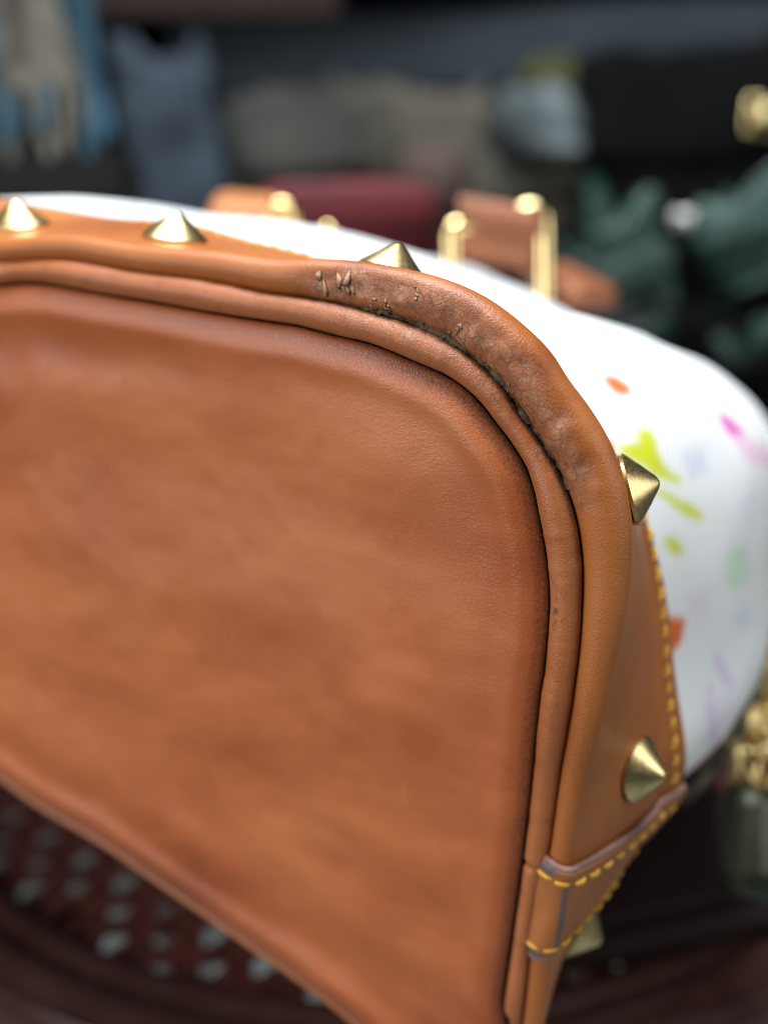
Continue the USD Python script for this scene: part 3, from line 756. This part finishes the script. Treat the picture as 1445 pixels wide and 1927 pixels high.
# the leather patch on the canvas under the ring
pc = W(ray(1072, 536) * (Dh + .012))
pv, pf = rbox(.026, .020, .008, .0035); R = frame(-SW * .94 + EW * .3 - NW * .1, EW - NW * .5)
obj('patch', (pv @ R + pc, pf), HANDLE, HANDLES)
pc = W(ray(920, 560) * (Dh + .01)); pv, pf = rbox(.03, .022, .003, .0012)
obj('patch', (pv @ R + pc, pf), ROSE, HANDLES)

H2 = thing('bag_handle', 'orange leather handle mount with a small gold ring and rivet, left of the red bag', 'handle')
c0 = W(ray(468, 405) * .33); pv, pf = rbox(.024, .02, .011, .005)
obj('mount', (pv @ frame([.1, -.3, 1.]) + c0, pf), ORANGE, H2)
c1 = W(ray(530, 412) * .315)
rg = np.array([c1 + .0034 * (math.cos(t) * RC[0] - math.sin(t) * RC[1] * 1.3) for t in np.linspace(0, 2 * np.pi, 40, endpoint=False)])
obj('ring', tube(rg, .0016, 12, closed=True, up=RC[2]), GOLD, H2)
c2 = W(ray(617, 437) * .315)
obj('rivet', (lathe([(0, 0), (.0030, 0), (.0031, .001), (.0022, .0024), (0, .003)], 24)[0] @ frame(-RC[2] - RC[1]) + c2, lathe([(0, 0), (.0030, 0), (.0031, .001), (.0022, .0024), (0, .003)], 24)[1]), GOLD, H2)

# ------------------------------------------------------------------ stool with a woven cane seat
ZS = EYE[2] - .188
CS = np.array([0.0, .37])
STOOL = thing('cane_stool', 'round stool with woven dark red cane seat and dark wooden rim under the handbag', 'stool', (CS[0], CS[1], 0))
RI, RO = .151, .179
prof = [(RI, -.022), (RI, -.001), (RI + .001, .0015), (RI + .004, .0036), (RI + .008, .0040), (RI + .0105, .0020), (RI + .0115, .0018), (RI + .014, .0040), (RI + .018, .0042), (RI + .0205, .0020), (RI + .0225, .0018), (RI + .025, .0022), (RO, -.004), (RO, -.018), (RO - .004, -.022), (RI, -.022)]
rv, rf = lathe([(r, z + ZS) for r, z in prof], 160)
obj('rim', (rv, rf), WOOD, STOOL, smooth=50)
for k in range(4):
    an = math.pi / 4 + k * math.pi / 2
    obj('leg', tube([(.14 * math.cos(an), .14 * math.sin(an), ZS - .015), (.165 * math.cos(an), .165 * math.sin(an), .0)], [.014, .011], 14), WOOD, STOOL)
pit = .0135


def strand(p, d, w, z0, amp, phase, wave):
    """A flat cane strand through p along d (xy), clipped by the rim."""
    d = np.array(d, float) / np.hypot(*d); q = p - d * (p @ d); hl = RI * RI - q @ q
    if hl < .0004: return
    hl = math.sqrt(hl) + .003
    n = max(12, int(2 * hl / .0022)); t = np.linspace(-hl, hl, n)
    z = ZS - .0035 + z0 + amp * np.sin(t * 2 * np.pi / wave + phase)
    c = np.stack([q[0] + d[0] * t, q[1] + d[1] * t, z], 1); sd = np.array([-d[1], d[0], 0]) * w / 2; u = np.array([0, 0, .0004])
    P = np.stack([c - sd, c - sd * .6 + u, c + sd * .6 + u, c + sd, c + sd * .6 - u, c - sd * .6 - u], 1)
    obj('cane_strand', loft(P), CANE, STOOL)


nst = int(RI / pit) + 1
rot = np.array([[math.cos(.12), -math.sin(.12)], [math.sin(.12), math.cos(.12)]])
for i in range(-nst, nst + 1):
    for e in (-.0019, .0019):
        strand(rot @ np.array([i * pit + e, 0.]), rot @ np.array([0, 1.]), .0040, 0, .0006, math.pi * (i % 2), pit * 2)
        strand(rot @ np.array([0., i * pit + e]), rot @ np.array([1., 0]), .0040, .0002, .0006, math.pi * ((i + 1) % 2), pit * 2)
for i in range(-nst, nst + 1):
    for sg in (-1, 1):
        strand(rot @ np.array([(i + .5) * pit / 1. , 0.]), rot @ np.array([1., sg]), .0044, .0011 * sg, .0004, 0, pit)

# ------------------------------------------------------------------ chain, padlock and added dark pouch beside the bag
CH = thing('gold_chain', 'heap of gold chain links on the seat at the right of the bag', 'chain')


def link(c, R, ln=.0052, wd=.0036, r=.0010):
    t = np.linspace(0, 2 * np.pi, 28, endpoint=False)
    p = np.stack([np.cos(t) * ln * (1 - .12 * np.cos(2 * t)), np.sin(t) * wd, 0 * t], 1) @ R + c
    obj('link', tube(p, r, 10, closed=True, up=R[2]), BRASS, CH)


cpts = [W(ray(x, y) * d) for x, y, d in ((1385, 1452, .235), (1400, 1400, .238), (1425, 1365, .243), (1440, 1310, .248), (1455, 1250, .255), (1475, 1215, .26), (1490, 1280, .255), (1450, 1335, .25), (1425, 1405, .24), (1440, 1450, .235), (1490, 1480, .235))]
tck, _ = splprep(np.array(cpts).T, s=0); fine = np.stack(splev(np.linspace(0, 1, 600), tck), 1)
al = np.concatenate([[0], np.cumsum(np.linalg.norm(np.diff(fine, axis=0), axis=1))])
for k, d in enumerate(np.arange(.002, al[-1], .0066)):
    c = np.array([np.interp(d, al, fine[:, j]) for j in range(3)]); c2 = np.array([np.interp(d + .001, al, fine[:, j]) for j in range(3)])
    t = (c2 - c) / np.linalg.norm(c2 - c); z = np.cross(t, [.2, .4, 1.]); z /= np.linalg.norm(z)
    if k % 2: z = np.cross(t, z)
    z = z + t * rng.normal(0, .15) + np.cross(t, z) * rng.normal(0, .35)
    x = t - z * (t @ z) / (z @ z); link(c, frame(z, x))

zt = np.array([W(ray(x, y) * d) for x, y, d in ((1288, 1505, .226), (1320, 1470, .232), (1352, 1432, .236), (1388, 1382, .240), (1412, 1335, .244), (1430, 1270, .25))])
tck, _ = splprep(zt.T, s=0); zt = np.stack(splev(np.linspace(0, 1, 60), tck), 1)
obj('zip_trim', tube(zt, .0014, 10), DULL, HANDBAG, label='dull brass zip trim along the canvas edge')
PL = thing('padlock', 'dull brass padlock hanging under the gold chain at the right', 'padlock')
pc = W(ray(1462, 1588) * .235); R = frame(-RC[2] + .25 * RC[0] - .3 * RC[1], RC[0] + .12 * RC[1])
pv, pf = rbox(.027, .0245, .013, .006, 5)
obj('lock_body', (pv @ R + pc, pf), DULL, PL, smooth=40)
sh = np.array([(-.006, .010, 0), (-.006, .016, 0), (-.0045, .0205, 0), (0, .0225, 0), (.0045, .0205, 0), (.006, .016, 0), (.006, .010, 0)])
tck, _ = splprep(sh.T, s=0); obj('shackle', tube(np.stack(splev(np.linspace(0, 1, 40), tck), 1) @ R + pc, .0016, 12), GOLD, PL)
kv, kf = lathe([(0, 0), (.0022, 0), (.0022, .0007), (.0014, .0010), (0, .0010)], 20); obj('rivet', (kv @ R + pc + R[2] * .0044 - R[1] * .008 + R[0] * .001, kf), GOLD, PL)

# soft things --------------------------------------------------------


def cushion(sx, sy, sz, e=.55, n=40, m=28, rough=.0, seed=0, taper=0., sag=0.):
    """Soft rounded box: superellipsoid with a seed of creases; origin at the base centre."""
    u = np.linspace(0, 2 * np.pi, n, endpoint=False)[:, None]; v = np.linspace(-np.pi / 2, np.pi / 2, m)[None]
    f = lambda x, k: np.sign(x) * np.abs(x) ** k
    X_ = f(np.cos(v), e) * f(np.cos(u), e); Y_ = f(np.cos(v), e) * f(np.sin(u), e); Z_ = f(np.sin(v), e) + 0 * u
    P = np.stack([X_ * sx / 2 * (1 - taper * (Z_ + 1) / 2), Y_ * sy / 2 * (1 - taper * (Z_ + 1) / 2), (Z_ + 1) * sz / 2 - sag * sz * (1 - X_ ** 2) * (Z_ > 0) * 0], -1)
    if rough: P = P + rough * (np.abs(fbm(P * 20 + seed * 3.1, 3, seed) - .5)[..., None] * 4 - .8) * P / max(sx, sz)
    return fix(*join([grid(P, True, False)]))


def place(m, R, c):
    return m[0] @ R + c, m[1]


def yaw(a):
    return np.array([[math.cos(a), math.sin(a), 0], [-math.sin(a), math.cos(a), 0], [0, 0, 1.]])


pc = np.array([.064, .277, ZS + .0045])  # added pouch: hides the cane holes so the seat reads dark here
PO = thing('added_dark_pouch', 'added flat dark brown pouch covering the cane holes under the bag to darken the seat', 'pouch', pc)
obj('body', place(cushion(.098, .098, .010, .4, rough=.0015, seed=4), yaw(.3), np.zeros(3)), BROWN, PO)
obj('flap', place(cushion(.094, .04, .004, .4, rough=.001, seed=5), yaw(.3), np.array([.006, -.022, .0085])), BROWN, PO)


def soft_bag(label, px, py, Yd, wpx, hpx, thick, mat, rotz=0., e=.5, rough=.004, seed=0, group=None, clasp=None, handle=True, flap=.55, name='shoulder_bag', lean=0.):
    """Bag whose base centre is seen at (px, py) at the distance Yd; wpx, hpx its size in pixels there."""
    c = at(px, py, Yd); k = Yd / F * 1.06
    w, h = wpx * k, hpx * k
    t = thing(name, label, 'bag', c, rotz, group)
    cl_, sl_ = math.cos(lean), math.sin(lean); LN = np.array([[cl_, 0, -sl_], [0, 1, 0], [sl_, 0, cl_]])
    bag_obj = lambda n_, m_: obj(n_, (np.asarray(m_[0]) @ LN, m_[1]), mat, t)
    bag_obj('body', cushion(w, thick, h, e, rough=rough, seed=seed))
    if flap:
        fm = cushion(w * .97, thick * .3, h * flap, e * .8, rough=rough * .6, seed=seed + 1)
        bag_obj('flap', (fm[0] + np.array([0, -thick * .42, h * (1 - flap) * .94]), fm[1]))
    if handle:
        th = np.linspace(0, np.pi, 24); P = np.stack([np.cos(th) * w * .28, 0 * th, h * .93 + np.sin(th) * h * .35], 1)
        obj('handle', tube(P, min(w, h) * .05, 10), mat, t)
    if clasp:
        cm, cx_, cz_, sz = clasp
        pv, pf = rbox(sz, sz * .35, sz * .8, sz * .12); obj('clasp', (pv + np.array([cx_ * w, -thick * .62, cz_ * h]), pf), cm, t)
        kv, kf = lathe([(0, 0), (sz * .25, 0), (sz * .25, sz * .2), (sz * .15, sz * .28), (0, sz * .28)], 20)
        obj('clasp_knob', (kv @ frame([0, -1, 0]) + np.array([cx_ * w, -thick * .62 - sz * .17, cz_ * h]), kf), cm, t)
    return t


# the display shelf behind
SH = thing('display_shelf', 'dark display shelf with a blue grey front board, behind all the bags', 'shelf', (0, 0, 0))
bl, br = at(330, 72, .98), at(1700, 110, .86)
bv, bf = rbox(np.linalg.norm(br - bl), .022, .058, .003)
obj('front_board', (bv @ frame([0, 0, 1.], br - bl) + (bl + br) / 2, bf), SHELF, SH)
slab('lower_board', -.6, .7, .62, 1.4, .47, .488, SHELFIN, SH)
slab('back_panel', -.9, 1.1, 1.4, 1.42, .0, 1.3, SHELFIN, SH)
slab('top_board', -.6, .9, .88, 1.4, .80, .82, SHELFIN, SH)  # unseen, brought forward to shade the goods on the shelf
slab('side_panel', -.62, -.60, .62, 1.4, 0, 1.2, SHELFIN, SH)
tl, tr = at(-300, 10, .8), at(640, -22, .8)
bv, bf = rbox(np.linalg.norm(tr - tl), .02, .03, .003)
obj('wooden_rail', (bv @ frame([0, 0, 1.], tr - tl) + (tl + tr) / 2, bf), SHELFWOOD, SH)

soft_bag('grey leather bag at the left of the heap under the front board', 570, 470, .86, 250, 290, .07, GREYBAG, .15, rough=.05, seed=11, handle=False, lean=-.1)
soft_bag('beige canvas bag in the middle of the heap on the shelf', 745, 480, .93, 300, 290, .07, BEIGE, -.1, rough=.05, seed=12, handle=False, lean=.12)
soft_bag('small rose brown pouch in front of the beige bag', 790, 420, .74, 130, 130, .04, ROSE, .1, rough=.014, seed=13, handle=False, e=.75, flap=0, lean=.2)
soft_bag('pale blue rounded bag lying on the heap beside the black bag', 1005, 300, .80, 190, 135, .05, PALEBLUE, 0, e=.6, rough=.03, seed=14, handle=False, flap=0, lean=.1)
soft_bag('grey beige bag under the pale blue bag', 960, 480, .84, 240, 190, .06, BEIGE, .1, rough=.05, seed=15, handle=False, lean=-.15)
soft_bag('small olive green pouch on top of the heap under the front board', 1030, 190, .9, 120, 80, .04, OLIVE, 0, e=.8, rough=.03, seed=16, handle=False, flap=0)
soft_bag('dark red leather bag lying behind the gold ring', 660, 520, .50, 310, 165, .05, RED, 0, e=.75, rough=.006, seed=17, handle=False, flap=.5)
soft_bag('black leather bag with gold turn clasp on the shelf at the right', 1290, 480, .68, 390, 350, .06, BLACK, -.12, e=.5, rough=.03, seed=18, clasp=(GOLD, .24, .62, .026), handle=False, lean=-.04)
soft_bag('crumpled green leather bag with silver clasp behind the handle loop', 1190, 700, .54, 230, 330, .05, GREEN, .25, e=.55, rough=.06, seed=19, clasp=(STEEL, .06, .80, .010), handle=False, flap=.5, lean=-.32)
soft_bag('pale green crumpled pouch beside the gold ring', 1090, 520, .60, 110, 150, .04, GREEN2, .1, e=.55, rough=.05, seed=29, handle=False, flap=0, lean=-.35)
soft_bag('green leather bag at the right edge under the black bag', 1430, 540, .56, 230, 190, .05, GREEN2, -.3, e=.5, rough=.06, seed=20, handle=False, flap=.5, lean=-.4)
soft_bag('small dark green pouch low at the right edge behind the bag', 1390, 690, .52, 110, 130, .04, GREEN, .3, e=.8, rough=.05, seed=33, handle=False, flap=0, lean=.3)
soft_bag('black bag lying under the two green bags', 1330, 820, .58, 330, 240, .06, BLACK, .1, e=.5, seed=22, handle=False)
soft_bag('dark grey bag standing under the hanging scarf', 90, 480, .9, 330, 190, .05, DARKGREY, .0, seed=23, handle=False)
soft_bag('blue grey cloth bag hanging at the left of the heap', 375, 470, .78, 175, 385, .03, BLUEGREY, .1, e=.5, rough=.05, seed=21, handle=False, flap=0, lean=-.17)

# scarf with tassels, top left
SCF = thing('scarf', 'blue and beige woollen scarf with tassels hanging at the top left', 'scarf', at(60, 135, .5))
k = .5 / F * 1.06
def scarf_x(x, t):
    return x + 46 * t * (.6 + .4 * math.sin(x * .02)) + 7 * math.sin(t * 5 + x * .05)


stripes = [(-260, -95, SCARFBEIGE, 1.), (-95, -38, SCARFBLUE, 1.3), (-38, 12, SCARFBEIGE, 1.1), (12, 58, SCARFBEIGE, .8), (58, 112, SCARFBLUE, 1.)]
for x0, x1, m, lift in stripes:
    P = []
    for t in np.linspace(0, 1, 26):
        row = []
        for x in np.linspace(x0, x1, 16):
            z = (330 - 350 * t) * k
            row.append(((scarf_x(x, t) - 40) * k, lift * .005 * math.sin(x * .09 + t * 2.5) + .012 * t + .006 * (float(noise(np.array([x * .06, t * 7, 1.]), 3)) - .5), z))
        P.append(row)
    P = np.array(P); Q = P + np.array([0, .002, 0])
    ringq = np.concatenate([P, Q[:, ::-1]], 1)
    obj('stripe', loft(ringq), m, SCF)
for i, x in enumerate(np.arange(-250, 112, 13)):
    m = SCARFBLUE if (-95 < x < -38 or 58 < x < 108) else (SCARFBEIGE if i % 3 else SCARFBLUE)
    x0 = (scarf_x(x, 1) - 40) * k
    L_ = 17 + 4 * math.sin(i * 2.3)
    pts = [(x0 + .0007 * j * math.sin(i * 1.7), .005 * math.sin(x * .09 + 2.5) + .013 + .001 * math.sin(i * 3.), (-12 - L_ * j) * k) for j in range(7)]
    obj('tassel', tube(pts, [.0014, .0019, .0022, .0022, .0024, .0026, .0016], 10), m, SCF)
